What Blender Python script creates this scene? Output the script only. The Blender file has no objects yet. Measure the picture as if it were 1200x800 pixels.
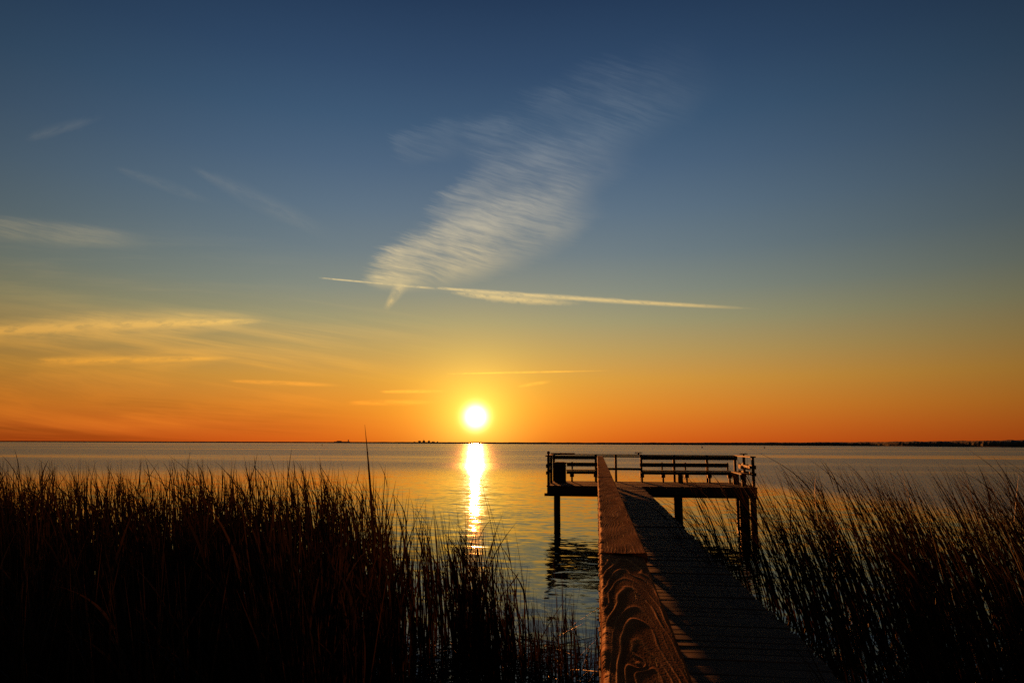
import bpy, bmesh, math, random
import numpy as np
from mathutils import Vector, Matrix

R = math.radians
rng = np.random.default_rng(11)
random.seed(5)
scene = bpy.context.scene
COL = scene.collection

# ------------------------------------------------------------------ view frame
CAM_Z = 2.80
FPX = 800.0                      # 24 mm on a 36 mm sensor, in pixels of the 1200 px wide photo
PITCH, YAW, ROLL = R(8.46), R(7.05), R(0.18)
HEAD = np.array([-math.sin(YAW), math.cos(YAW), 0.0])     # horizontal heading of the view
SIDE = np.array([math.cos(YAW), math.sin(YAW), 0.0])

def ray(px, py):
    """pixel of the photo -> (u, v): tangents of the direction, sideways and upwards from the heading"""
    x, y = (px - 600) / FPX, (400 - py) / FPX
    x, y = x * math.cos(ROLL) + y * math.sin(ROLL), -x * math.sin(ROLL) * -1 + y * math.cos(ROLL)
    c = math.cos(PITCH) - y * math.sin(PITCH)
    z = math.sin(PITCH) + y * math.cos(PITCH)
    return x / c, z / c

def ground(px, F, z=0.0):
    """the spot at forward distance F under the horizon pixel px"""
    p = HEAD * F + SIDE * (F * (px - 600) / 809.0)
    return float(p[0]), float(p[1]), z

SU, SV = ray(558, 488)
SUN_DIR = Vector(tuple(HEAD + SIDE * SU + np.array([0, 0, SV]))).normalized()
SUN_EL = math.asin(SUN_DIR.z)
SUN_AZ = math.atan2(SUN_DIR.x, SUN_DIR.y)

def lin(r, g, b):
    f = lambda c: (c / 255 / 12.92) if c <= 10 else ((c / 255 + 0.055) / 1.055) ** 2.4
    return (f(r), f(g), f(b))

# ------------------------------------------------------------------ node expressions
class Ex:
    """a socket (or number) in a node tree, with arithmetic"""
    tree = None
    def __init__(s, v): s.v = v
    @staticmethod
    def wire(sock, v):
        if isinstance(v, Ex): v = v.v
        if isinstance(v, (int, float)): sock.default_value = v
        else: Ex.tree.links.new(v, sock)
    @staticmethod
    def m(op, *a, clamp=False):
        n = Ex.tree.nodes.new('ShaderNodeMath'); n.operation = op; n.use_clamp = clamp
        for i, x in enumerate(a): Ex.wire(n.inputs[i], x)
        return Ex(n.outputs[0])
    def __add__(s, o): return Ex.m('ADD', s, o)
    __radd__ = __add__
    def __sub__(s, o): return Ex.m('SUBTRACT', s, o)
    def __rsub__(s, o): return Ex.m('SUBTRACT', o, s)
    def __mul__(s, o): return Ex.m('MULTIPLY', s, o)
    __rmul__ = __mul__
    def __truediv__(s, o): return Ex.m('DIVIDE', s, o)
    def __rtruediv__(s, o): return Ex.m('DIVIDE', o, s)
    def abs(s): return Ex.m('ABSOLUTE', s)
    def exp(s): return Ex.m('EXPONENT', s)
    def sqrt(s): return Ex.m('SQRT', s)
    def pow(s, p): return Ex.m('POWER', s, p)
    def clamp(s): return Ex.m('ADD', s, 0.0, clamp=True)

def sstep(x, a, b):
    """smoothstep: 0 at a, 1 at b (a may be the larger)"""
    n = Ex.tree.nodes.new('ShaderNodeMapRange'); n.interpolation_type = 'SMOOTHSTEP'; n.clamp = True
    Ex.wire(n.inputs['Value'], x)
    if (not isinstance(a, Ex)) and (not isinstance(b, Ex)) and a > b:
        n.inputs['From Min'].default_value = b; n.inputs['From Max'].default_value = a
        n.inputs['To Min'].default_value = 1; n.inputs['To Max'].default_value = 0
    else:
        Ex.wire(n.inputs['From Min'], a); Ex.wire(n.inputs['From Max'], b)
        n.inputs['To Min'].default_value = 0; n.inputs['To Max'].default_value = 1
    return Ex(n.outputs['Result'])

def vec(x, y, z):
    n = Ex.tree.nodes.new('ShaderNodeCombineXYZ')
    for i, c in enumerate((x, y, z)): Ex.wire(n.inputs[i], c)
    return n.outputs[0]

def noise(v, scale=1.0, detail=4, rough=0.55, color=False, distortion=0.0):
    n = Ex.tree.nodes.new('ShaderNodeTexNoise'); n.noise_dimensions = '3D'
    Ex.tree.links.new(v, n.inputs['Vector'])
    n.inputs['Scale'].default_value = scale; n.inputs['Detail'].default_value = detail
    n.inputs['Roughness'].default_value = rough; n.inputs['Distortion'].default_value = distortion
    return n.outputs['Color'] if color else Ex(n.outputs[0])

def ramp(x, stops, interp='LINEAR'):
    n = Ex.tree.nodes.new('ShaderNodeValToRGB'); cr = n.color_ramp; cr.interpolation = interp
    Ex.wire(n.inputs[0], x)
    while len(cr.elements) < len(stops): cr.elements.new(0.5)
    for e, (p, c) in zip(cr.elements, stops): e.position = p; e.color = (*c, 1)
    return n.outputs[0]

def mixc(f, a, b, mode='MIX'):
    n = Ex.tree.nodes.new('ShaderNodeMix'); n.data_type = 'RGBA'; n.blend_type = mode
    n.clamp_factor = True
    Ex.wire(n.inputs[0], f)
    for s, c in ((n.inputs[6], a), (n.inputs[7], b)):
        if isinstance(c, tuple): s.default_value = (*c, 1)
        else: Ex.tree.links.new(c, s)
    return n.outputs[2]

# ------------------------------------------------------------------ sky
EXPOSURE = 1.5
def build_world():
    w = bpy.data.worlds.new('World'); scene.world = w; w.use_nodes = True
    t = w.node_tree; t.nodes.clear(); Ex.tree = t
    out = t.nodes.new('ShaderNodeOutputWorld'); bg = t.nodes.new('ShaderNodeBackground')
    t.links.new(bg.outputs[0], out.inputs[0])
    tc = t.nodes.new('ShaderNodeTexCoord')
    def dot(vx):
        n = t.nodes.new('ShaderNodeVectorMath'); n.operation = 'DOT_PRODUCT'
        t.links.new(tc.outputs['Generated'], n.inputs[0]); n.inputs[1].default_value = vx
        return Ex(n.outputs['Value'])
    f, s, z = dot(tuple(HEAD)), dot(tuple(SIDE)), dot((0, 0, 1))
    front = sstep(f, 0.05, 0.2)
    fc = Ex.m('MAXIMUM', f, 0.05)
    u, v = s / fc, z / fc                                     # tangents from the heading, like a star chart
    el = Ex.m('ARCSINE', z) * (180 / math.pi)
    az = Ex.m('ARCTAN2', s, f) * (180 / math.pi)
    sun_az = math.degrees(math.atan(SU)); sun_el = math.degrees(SUN_EL)
    daz = az - sun_az
    E = lambda e: (e + 5) / 95.0
    # clear-sky colours by height above the horizon
    st = [(-5, (150, 62, 22)), (0, (203, 82, 22)), (1.5, (212, 106, 34)), (3, (214, 127, 42)), (5.2, (205, 146, 60)), (7.5, (180, 150, 88)),
          (10, (152, 148, 112)), (12.5, (126, 136, 126)), (15.6, (103, 122, 131)), (19, (87, 111, 131)), (22.5, (71, 98, 125)),
          (26, (56, 86, 116)), (30, (43, 71, 103)), (35, (29, 54, 85)), (50, (20, 40, 70)), (90, (13, 27, 50))]
    base = ramp(Ex.m('ADD', el * (1 / 95.0), 5 / 95.0), [(E(e), lin(*c)) for e, c in st])
    # the air away from the sun is darker
    side = sstep(daz.abs(), 8.0, 62.0)
    fall = 1.0 - side * 0.78
    # aureole round the low sun, flattened along the horizon
    ang = ((daz * daz) + ((el - sun_el) * (el - sun_el)) * 2.0).sqrt()
    rnd = ((daz * daz) + ((el - sun_el) * (el - sun_el))).sqrt()
    wide = (ang * (-1 / 5.6)).exp() * front
    mid = (rnd * (-1 / 2.0)).exp() * front
    core = (rnd * rnd * (-1 / (0.72 * 0.72))).exp() * front
    def scol(c, k):
        n = t.nodes.new('ShaderNodeVectorMath'); n.operation = 'SCALE'
        n.inputs[0].default_value = c; Ex.wire(n.inputs['Scale'], k); return n.outputs[0]
    def vadd(a, b):
        n = t.nodes.new('ShaderNodeVectorMath'); n.operation = 'ADD'
        t.links.new(a, n.inputs[0]); t.links.new(b, n.inputs[1]); return n.outputs[0]
    def vscale(a, k):
        n = t.nodes.new('ShaderNodeVectorMath'); n.operation = 'SCALE'
        t.links.new(a, n.inputs[0]); Ex.wire(n.inputs['Scale'], k); return n.outputs[0]
    sky = vscale(base, fall)
    sky = vadd(sky, scol((0.32, 0.22, 0.004), wide))
    # ------- clouds: thin high ice cloud at fixed compass directions
    ccol = ramp(Ex.m('ADD', el * (1 / 95.0), 5 / 95.0),
                [(E(0), lin(236, 112, 34)), (E(3), lin(248, 142, 42)), (E(6), lin(250, 176, 66)), (E(9.5), lin(240, 196, 110)),
                 (E(13), lin(226, 202, 146)), (E(18), lin(200, 190, 164)), (E(25), lin(150, 160, 168)), (E(35), lin(110, 128, 150))])
    total = [None]
    def put(mask):
        m = mask * front
        total[0] = m if total[0] is None else 1.0 - (1.0 - total[0]) * (1.0 - m)
    warp = noise(vec(u * 6, v * 6, 3.3), 1.0, 3)
    def streak(p0, p1, w0, w1, op, seed, bend=0.0, fuzz=0.8, along=14.0, across=90.0, taper=(0.15, 0.35), gain=1.6, slant=0.0, wmid=None, contrast=(0.36, 0.64)):
        (u0, v0), (u1, v1) = ray(*p0), ray(*p1)
        L = math.hypot(u1 - u0, v1 - v0); dx, dy = (u1 - u0) / L, (v1 - v0) / L
        pu, pv = u - u0, v - v0
        a = (pu * dx + pv * dy) * (1 / L)
        b = pv * dx - pu * dy
        b0 = b
        if bend: b = b - (a * (1.0 - a)) * (4 * bend / FPX)
        W = (a * ((w1 - w0) / FPX)) + w0 / FPX
        if wmid is not None:
            W = W + (a * (1.0 - a)) * (4 * (wmid - (w0 + w1) / 2) / FPX)
        W = Ex.m('MAXIMUM', W, 0.0008)
        ca, sa = math.cos(R(slant)), math.sin(R(slant))
        fa = pu * (dx * ca - dy * sa) + pv * (dy * ca + dx * sa)
        fb = pv * (dx * ca - dy * sa) - pu * (dy * ca + dx * sa)
        nz = noise(vec(fa * along * 1.5, fb * across + warp * 0.9, seed), 1.0, 7, 0.68)
        d = (b / W).abs() + (nz - 0.5) * (fuzz * 2)
        edge = sstep(d, 1.0, 0.1)
        ends = sstep(a + (nz - 0.5) * 0.25, 0.0, taper[0]) * sstep(a + (nz - 0.5) * 0.25, 1.0, 1.0 - taper[1])
        tex = sstep(nz, contrast[0], contrast[1])
        return (edge * ends * (tex * 0.75 + 0.25) * op * gain).clamp(), a
    # the big feathered plume over the pier
    def plume(p0, p1, w0, wm, w1, bend, op0, seed, fib, fuzz, op_end=0.12, lo=0.34, hi=0.68):
        (u0, v0), (u1, v1) = ray(*p0), ray(*p1)
        L = math.hypot(u1 - u0, v1 - v0); dx, dy = (u1 - u0) / L, (v1 - v0) / L
        pu, pv = u - u0, v - v0
        ca, sa = math.cos(R(fib)), -math.sin(R(fib))          # the fibres fall to the right
        fu = u * ca + v * sa + (warp - 0.5) * 0.03
        curl = noise(vec(u * 14, v * 14, seed + 2), 1.0, 3, 0.5)
        fv = v * ca - u * sa + (warp - 0.5) * 0.022 + (curl - 0.5) * 0.012
        n1 = noise(vec(fu * 11.0, fv * 165.0, seed), 1.0, 7, 0.72)
        n2 = noise(vec(fu * 8, fv * 26.0, seed + 4), 1.0, 5, 0.62)
        n3 = noise(vec(u * 9, v * 9, seed + 9), 1.0, 3, 0.5)
        sh = (n1 - 0.5) * 0.060 + (n2 - 0.5) * 0.075          # edges fray along the fibres
        pu2, pv2 = pu + sh * ca, pv - sh * sa * -1
        a = (pu2 * dx + pv2 * dy) * (1 / L)
        b = pv2 * dx - pu2 * dy + (a * (1.0 - a)) * (4 * bend / FPX)
        W = Ex.m('MAXIMUM', a * ((w1 - w0) / FPX) + w0 / FPX + (a * (1.0 - a)) * (4 * (wm - (w0 + w1) / 2) / FPX), 0.004)
        edge = sstep((b / W).abs(), 1.0, 0.35)
        opa = sstep(a, 0.95, 0.20) * (op0 - op_end) + op_end
        ends = sstep(a, -0.02, 0.10) * sstep(a, 1.0, 0.72)
        tex = sstep(n1 * 0.55 + n2 * 0.45, lo, hi)
        return (edge * ends * opa * (tex * 0.82 + 0.18) * (sstep(n3, 0.28, 0.70) * 0.75 + 0.5)).clamp()
    put(plume((432, 322), (712, 228), 24, 58, 26, 4, 0.78, 1.7, 14, 1.0, 0.40))
    put(plume((500, 262), (752, 158), 24, 58, 40, 4, 0.44, 7.1, 16, 1.0, 0.22))
    put(plume((545, 190), (850, 66), 40, 74, 50, 4, 0.25, 17.1, 19, 1.0, 0.10))
    put(plume((455, 178), (600, 150), 20, 34, 30, 0, 0.14, 27.1, 19, 1.0, 0.10))
    put(streak((449, 366), (482, 316), 4, 15, 0.42, 2.1, fuzz=0.9, along=40, across=60, slant=-40, taper=(0.3, 0.5))[0])
    # condensation trail under the plume
    put(streak((368, 325), (520, 339), 1.4, 2.2, 0.55, 5.2, fuzz=0.25, along=40, across=120, taper=(0.15, 0.2))[0])
    put(streak((497, 336), (895, 362), 2.0, 1.4, 0.52, 6.4, bend=-2.0, fuzz=0.55, along=30, across=120, taper=(0.08, 0.25), slant=-10, wmid=4.4, contrast=(0.25, 0.65))[0])
    put(streak((520, 341), (690, 356), 3.0, 2.0, 0.52, 6.9, bend=-2.0, fuzz=0.85, along=45, across=100, taper=(0.25, 0.4), slant=-16, wmid=7.0, contrast=(0.25, 0.65))[0])
    put(streak((520, 438), (722, 434), 0.9, 0.9, 0.9, 8.2, fuzz=0.2, along=25, across=100, taper=(0.15, 0.3), wmid=1.7)[0])
    # cloud bank over the left shore
    put(streak((-40, 390), (312, 376), 9, 3, 0.85, 10.4, bend=2, fuzz=0.75, along=18, across=80, slant=5, taper=(0.1, 0.10), wmid=10, contrast=(0.38, 0.62))[0])
    put(streak((38, 424), (285, 419), 8, 2, 0.70, 11.5, fuzz=0.7, along=16, across=85, slant=4, taper=(0.12, 0.2), wmid=7)[0])
    put(streak((266, 446), (410, 452), 2, 1.5, 0.62, 13.5, fuzz=0.4, along=18, across=110, wmid=4.2, slant=-3)[0])
    put(streak((440, 459), (528, 458), 1.5, 1.4, 0.9, 14.5, fuzz=0.45, along=22, across=110, wmid=3)[0])
    put(streak((400, 472), (520, 471), 2, 2, 0.65, 15.5, fuzz=0.5, along=18, across=100, wmid=5)[0])
    put(streak((605, 453), (650, 446), 1.5, 1.5, 0.6, 16.5, fuzz=0.45, along=22, across=110, wmid=3)[0])
    put(streak((25, 164), (125, 136), 5, 5, 0.07, 18.5, fuzz=1.0, along=14, across=60, wmid=12, slant=8)[0])
    put(streak((130, 195), (255, 240), 4, 4, 0.05, 19.5, fuzz=1.0, along=14, across=60, wmid=10)[0])
    put(streak((220, 195), (395, 280), 5, 9, 0.065, 20.5, fuzz=1.1, along=10, across=50, wmid=16)[0])
    put(plume((-90, 396), (335, 371), 16, 24, 9, 0, 0.75, 71.3, 7, 1.0, 0.55))
    put(plume((10, 436), (305, 412), 12, 19, 6, 0, 0.55, 73.3, 6, 1.0, 0.35))
    put(plume((-110, 486), (250, 436), 26, 32, 12, 0, 0.62, 75.3, 13, 1.0, 0.30))
    put(plume((120, 500), (420, 462), 10, 18, 8, 0, 0.30, 77.3, 9, 1.0, 0.22))
    put(plume((-90, 262), (190, 284), 14, 19, 8, 0, 0.34, 79.3, 13, 1.0, 0.22))
    # soft veils low on the left
    n1 = noise(vec(u * 3.0 + v * 9.0, v * 34.0 + u * 5.0, 30.5), 1.0, 5, 0.6)
    n2 = noise(vec(u * 2.0, v * 10.0, 33.0), 1.0, 3, 0.5)
    veil = sstep(n1, 0.40, 0.72) * sstep(n2, 0.30, 0.62) * sstep(u, -0.02, -0.42) * sstep(v, 0.235, 0.13) * sstep(v, 0.0, 0.03)
    put(veil * 0.75)
    n4 = noise(vec(u * 2.6 - v * 5.0, v * 30.0 + u * 2.0, 41.5), 1.0, 5, 0.6)
    put(sstep(n4, 0.45, 0.75) * sstep(u, -0.20, -0.60) * sstep(v, 0.36, 0.22) * sstep(v, 0.10, 0.2) * 0.13)
    n5 = noise(vec(u * 2.2 + v * 3.0, v * 55.0 + u * 3.0, 51.5), 1.0, 4, 0.6)
    dark = sstep(n5, 0.42, 0.70) * sstep(u, -0.1, -0.6) * sstep(v, 0.10, 0.03) * 0.30          # brownish bars near the horizon
    sky = vscale(sky, 1.0 - dark)
    cl = vadd(vscale(ccol, fall * 0.75 + 0.25), scol((0.46, 0.36, 0.03), wide))
    sky = mixc(total[0], sky, cl)
    sky = vadd(sky, scol((1.3, 1.0, 0.17), mid))
    sky = vadd(sky, scol((7.0, 6.2, 3.4), core))
    # a share of the physical sky model underneath
    ns = t.nodes.new('ShaderNodeTexSky'); ns.sky_type = 'NISHITA'; ns.sun_disc = False
    ns.sun_elevation = SUN_EL; ns.sun_rotation = SUN_AZ; ns.altitude = 3; ns.air_density = 1.2; ns.dust_density = 1.5
    k = 1 / (0.1 * 2 ** EXPOSURE)
    sky = vscale(sky, k)
    sky = mixc(0.02, sky, ns.outputs[0])
    t.links.new(sky, bg.inputs['Color']); bg.inputs['Strength'].default_value = 0.1
    w.cycles.sampling_method = 'MANUAL'; w.cycles.sample_map_resolution = 1024
build_world()

sl = bpy.data.lights.new('sun', 'SUN'); sl.energy = 2.7; sl.angle = R(0.53); sl.color = (1.0, 0.29, 0.055)
so = bpy.data.objects.new('sun', sl); COL.objects.link(so)
so.rotation_euler = (-SUN_DIR).to_track_quat('-Z', 'Y').to_euler()

# ------------------------------------------------------------------ camera
cd = bpy.data.cameras.new('camera'); cd.sensor_width = 36; cd.lens = 24; cd.clip_start = 0.05; cd.clip_end = 120000
cam = bpy.data.objects.new('camera', cd); COL.objects.link(cam); scene.camera = cam
fwd = Vector(HEAD) * math.cos(PITCH) + Vector((0, 0, math.sin(PITCH)))
right = Vector(SIDE); up = right.cross(fwd)
cr, sr = math.cos(ROLL), math.sin(ROLL)          # a hair of roll: the lake dips to the right
r2 = right * cr + up * sr; u2 = up * cr - right * sr
cam.matrix_world = Matrix(((r2.x, u2.x, -fwd.x, 0), (r2.y, u2.y, -fwd.y, 0), (r2.z, u2.z, -fwd.z, CAM_Z), (0, 0, 0, 1)))

# ------------------------------------------------------------------ object helpers
def link(name, me, mat=None, parent=None):
    o = bpy.data.objects.new(name, me); COL.objects.link(o)
    if mat: me.materials.append(mat)
    if parent: o.parent = parent
    return o
def thing(name, label, cat, loc=(0, 0, 0), group=None):
    o = bpy.data.objects.new(name, None); COL.objects.link(o); o.location = loc; o.empty_display_size = 0.1
    return tag(o, label, cat, group)
def tag(o, label, cat, group=None, kind=None):
    o['label'] = label; o['category'] = cat
    if group: o['group'] = group
    if kind: o['kind'] = kind
    return o

def np_mesh(name, verts, quads, smooth=True, attrs=None, tris=None):
    me = bpy.data.meshes.new(name)
    verts = np.asarray(verts, np.float32).reshape(-1, 3); quads = np.asarray(quads, np.int32).reshape(-1, 4)
    nt = 0 if tris is None else len(tris)
    me.vertices.add(len(verts)); me.vertices.foreach_set('co', verts.ravel())
    idx = quads.ravel()
    if nt: idx = np.concatenate([idx, np.asarray(tris, np.int32).ravel()])
    me.loops.add(len(idx)); me.loops.foreach_set('vertex_index', idx)
    me.polygons.add(len(quads) + nt)
    starts = np.concatenate([np.arange(len(quads)) * 4, len(quads) * 4 + np.arange(nt) * 3]).astype(np.int32)
    me.polygons.foreach_set('loop_start', starts)
    me.update(calc_edges=True); me.validate()
    me.polygons.foreach_set('use_smooth', np.full(len(me.polygons), smooth))
    for k, a in (attrs or {}).items():
        at = me.attributes.new(k, 'FLOAT', 'POINT'); at.data.foreach_set('value', np.asarray(a, np.float32))
    return me

class MB:
    """collects bevelled boxes, posts and prisms into one mesh"""
    def __init__(s): s.bm = bmesh.new(); s.lay = s.bm.verts.layers.float.new('tone')
    def box(s, lo, hi, bev=0.006, rot=None, jig=0.0, tone=None):
        lo, hi = Vector(lo), Vector(hi); c = (lo + hi) / 2; d = hi - lo
        r = bmesh.ops.create_cube(s.bm, size=1.0); vs = r['verts']
        M = Matrix.Translation(c) @ (rot.to_4x4() if rot else Matrix.Identity(4)) @ Matrix.Diagonal((*d, 1))
        bmesh.ops.transform(s.bm, matrix=M, verts=vs)
        if jig:
            for v in vs: v.co += Vector((random.uniform(-jig, jig), random.uniform(-jig, jig), random.uniform(-jig, jig)))
        if bev:
            es = list({e for v in vs for e in v.link_edges})
            rb = bmesh.ops.bevel(s.bm, geom=es, offset=min(bev, min(d) * 0.3), segments=2, affect='EDGES', profile=0.6)
            vs = list({v for f in rb['faces'] for v in f.verts} | {v for v in vs if v.is_valid})
        tn = random.random() if tone is None else tone
        for v in vs: v[s.lay] = tn
        return s
    def post(s, base, top, r0, r1, seg=18, rings=10, wob=0.012):
        base, top = Vector(base), Vector(top); rows = []
        ph = random.random() * 9
        for i in range(rings + 1):
            t = i / rings; c = base.lerp(top, t); rr = r0 + (r1 - r0) * t; row = []
            for k in range(seg):
                a = 2 * math.pi * k / seg
                q = rr * (1 + wob / rr * (0.5 * math.sin(3 * a + ph + 2 * t) + 0.4 * math.sin(5 * a + 7 * t + ph)))
                v = s.bm.verts.new(c + Vector((q * math.cos(a), q * math.sin(a), 0))); v[s.lay] = 0.4; row.append(v)
            rows.append(row)
        for i in range(rings):
            for k in range(seg):
                s.bm.faces.new((rows[i][k], rows[i][(k + 1) % seg], rows[i + 1][(k + 1) % seg], rows[i + 1][k]))
        tip = s.bm.verts.new(top + Vector((0, 0, r1 * 0.25)))
        for k in range(seg): s.bm.faces.new((rows[-1][k], rows[-1][(k + 1) % seg], tip))
        return s
    def prism(s, pts, axis, a0, a1):
        """polygon pts in the plane across axis, pulled from a0 to a1"""
        def P(p, a): return {'x': (a, p[0], p[1]), 'y': (p[0], a, p[1]), 'z': (p[0], p[1], a)}[axis]
        A = [s.bm.verts.new(P(p, a0)) for p in pts]; B = [s.bm.verts.new(P(p, a1)) for p in pts]
        for v in A + B: v[s.lay] = 0.5
        n = len(pts); s.bm.faces.new(A[::-1]); s.bm.faces.new(B)
        for i in range(n): s.bm.faces.new((A[i], A[(i + 1) % n], B[(i + 1) % n], B[i]))
        return s
    def build(s, name, mat, parent=None, smooth=False):
        bmesh.ops.recalc_face_normals(s.bm, faces=s.bm.faces)
        me = bpy.data.meshes.new(name); s.bm.to_mesh(me); s.bm.free()
        if smooth:
            for p in me.polygons: p.use_smooth = True
        return link(name, me, mat, parent)

# ------------------------------------------------------------------ materials
def new_mat(name):
    m = bpy.data.materials.new(name); m.use_nodes = True; t = m.node_tree; t.nodes.clear(); Ex.tree = t
    out = t.nodes.new('ShaderNodeOutputMaterial'); return m, t, out
def principled(t, out, **kw):
    b = t.nodes.new('ShaderNodeBsdfPrincipled'); t.links.new(b.outputs[0], out.inputs['Surface'])
    for k, v in kw.items():
        s = b.inputs[k.replace('_', ' ')]
        if isinstance(v, Ex): t.links.new(v.v, s)
        elif isinstance(v, (int, float)): s.default_value = v
        elif isinstance(v, tuple): s.default_value = (*v, 1) if len(v) == 3 else v
        else: t.links.new(v, s)
    return b
def pos_xyz(t):
    g = t.nodes.new('ShaderNodeNewGeometry'); sp = t.nodes.new('ShaderNodeSeparateXYZ')
    t.links.new(g.outputs['Position'], sp.inputs[0]); return g, Ex(sp.outputs[0]), Ex(sp.outputs[1]), Ex(sp.outputs[2])
def attr(t, name):
    n = t.nodes.new('ShaderNodeAttribute'); n.attribute_name = name; return Ex(n.outputs['Fac'])
def bump(t, h, dist, strength=1.0):
    n = t.nodes.new('ShaderNodeBump'); n.inputs['Strength'].default_value = strength; n.inputs['Distance'].default_value = dist
    Ex.wire(n.inputs['Height'], h); return n.outputs[0]

def wood(name, dark, light, axis='x', rough=0.62, spec=0.3, bd=0.003):
    m, t, out = new_mat(name)
    g, x, y, z = pos_xyz(t); tone = attr(t, 'tone')
    sc = {'x': (2.2, 34, 34), 'y': (34, 2.2, 34), 'z': (34, 34, 2.2)}[axis]
    off = tone * 37.0
    n1 = noise(vec(x * sc[0] + off, y * sc[1] + off, z * sc[2]), 1.0, 5, 0.6, distortion=0.4)
    n2 = noise(vec(x * 1.7 + off, y * 1.7, z * 1.7), 1.0, 3)
    f = (n1 * 0.75 + tone * 0.35 + (n2 - 0.5) * 0.7 - 0.05).clamp()
    c = mixc(f, dark, light)
    crack = sstep(noise(vec(x * sc[0] * 0.6 + off, y * sc[1] * 1.5, z * sc[2] * 1.5), 1.0, 3, 0.5), 0.62, 0.70)
    principled(t, out, Base_Color=mixc(crack * 0.6, c, tuple(q * 0.35 for q in dark)), Roughness=n1 * 0.2 + (rough - 0.1), Specular_IOR_Level=spec,
               Normal=bump(t, n1 - crack * 0.8, bd))
    return m
M_deck = wood('deck_wood', (0.055, 0.032, 0.020), (0.210, 0.120, 0.072), 'x', 0.8, 0.05, 0.0015)
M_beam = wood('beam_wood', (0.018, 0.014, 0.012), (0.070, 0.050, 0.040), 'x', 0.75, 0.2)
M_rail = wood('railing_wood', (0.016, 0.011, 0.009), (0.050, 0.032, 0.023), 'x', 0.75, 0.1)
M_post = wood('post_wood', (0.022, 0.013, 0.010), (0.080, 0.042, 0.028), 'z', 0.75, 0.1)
M_shade_rail = wood('deck_shade_rail_wood', (0.030, 0.020, 0.015), (0.120, 0.075, 0.050), 'y', 0.75, 0.1)

def piling_mat():
    m, t, out = new_mat('piling_wood')
    g, x, y, z = pos_xyz(t)
    n1 = noise(vec(x * 26, y * 26, z * 2.0), 1.0, 5, 0.6)
    wet = sstep(z + (n1 - 0.5) * 0.3, 0.55, 0.25)
    c = mixc(n1, (0.025, 0.018, 0.014), (0.085, 0.060, 0.045)); c = mixc(wet, c, (0.012, 0.013, 0.009))
    principled(t, out, Base_Color=c, Roughness=0.8 - wet * 0.3, Specular_IOR_Level=0.1, Normal=bump(t, n1, 0.006)); return m
M_pile = piling_mat()

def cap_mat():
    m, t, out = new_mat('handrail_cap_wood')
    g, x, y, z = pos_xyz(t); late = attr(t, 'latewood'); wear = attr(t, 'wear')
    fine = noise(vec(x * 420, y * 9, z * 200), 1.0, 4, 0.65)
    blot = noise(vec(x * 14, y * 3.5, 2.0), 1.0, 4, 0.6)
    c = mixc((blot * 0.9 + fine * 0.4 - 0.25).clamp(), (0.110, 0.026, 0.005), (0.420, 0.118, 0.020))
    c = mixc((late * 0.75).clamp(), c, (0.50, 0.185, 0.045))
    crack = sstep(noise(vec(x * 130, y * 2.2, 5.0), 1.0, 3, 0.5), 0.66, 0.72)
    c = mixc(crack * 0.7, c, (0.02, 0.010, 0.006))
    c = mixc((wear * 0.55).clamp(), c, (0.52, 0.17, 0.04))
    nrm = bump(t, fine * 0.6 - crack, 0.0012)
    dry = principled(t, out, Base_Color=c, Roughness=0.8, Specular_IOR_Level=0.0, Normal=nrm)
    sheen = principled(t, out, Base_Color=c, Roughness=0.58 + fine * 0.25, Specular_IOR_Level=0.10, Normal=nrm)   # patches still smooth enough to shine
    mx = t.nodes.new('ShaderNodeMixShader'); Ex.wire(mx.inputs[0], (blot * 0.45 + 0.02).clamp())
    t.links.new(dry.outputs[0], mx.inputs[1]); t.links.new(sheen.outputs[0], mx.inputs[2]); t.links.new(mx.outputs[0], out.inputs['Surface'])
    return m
M_cap = cap_mat()

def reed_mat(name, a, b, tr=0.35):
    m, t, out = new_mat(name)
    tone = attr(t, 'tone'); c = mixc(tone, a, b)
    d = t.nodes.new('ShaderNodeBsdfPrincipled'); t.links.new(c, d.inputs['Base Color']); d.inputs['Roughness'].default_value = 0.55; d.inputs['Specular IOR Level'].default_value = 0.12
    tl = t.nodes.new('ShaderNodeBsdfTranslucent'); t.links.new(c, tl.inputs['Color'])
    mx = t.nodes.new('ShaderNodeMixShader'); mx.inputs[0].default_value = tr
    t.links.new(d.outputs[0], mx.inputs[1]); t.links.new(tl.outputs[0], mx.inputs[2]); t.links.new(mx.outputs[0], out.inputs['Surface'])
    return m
M_reed = reed_mat('reed_blades', (0.012, 0.009, 0.005), (0.055, 0.031, 0.014), 0.20)

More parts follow.
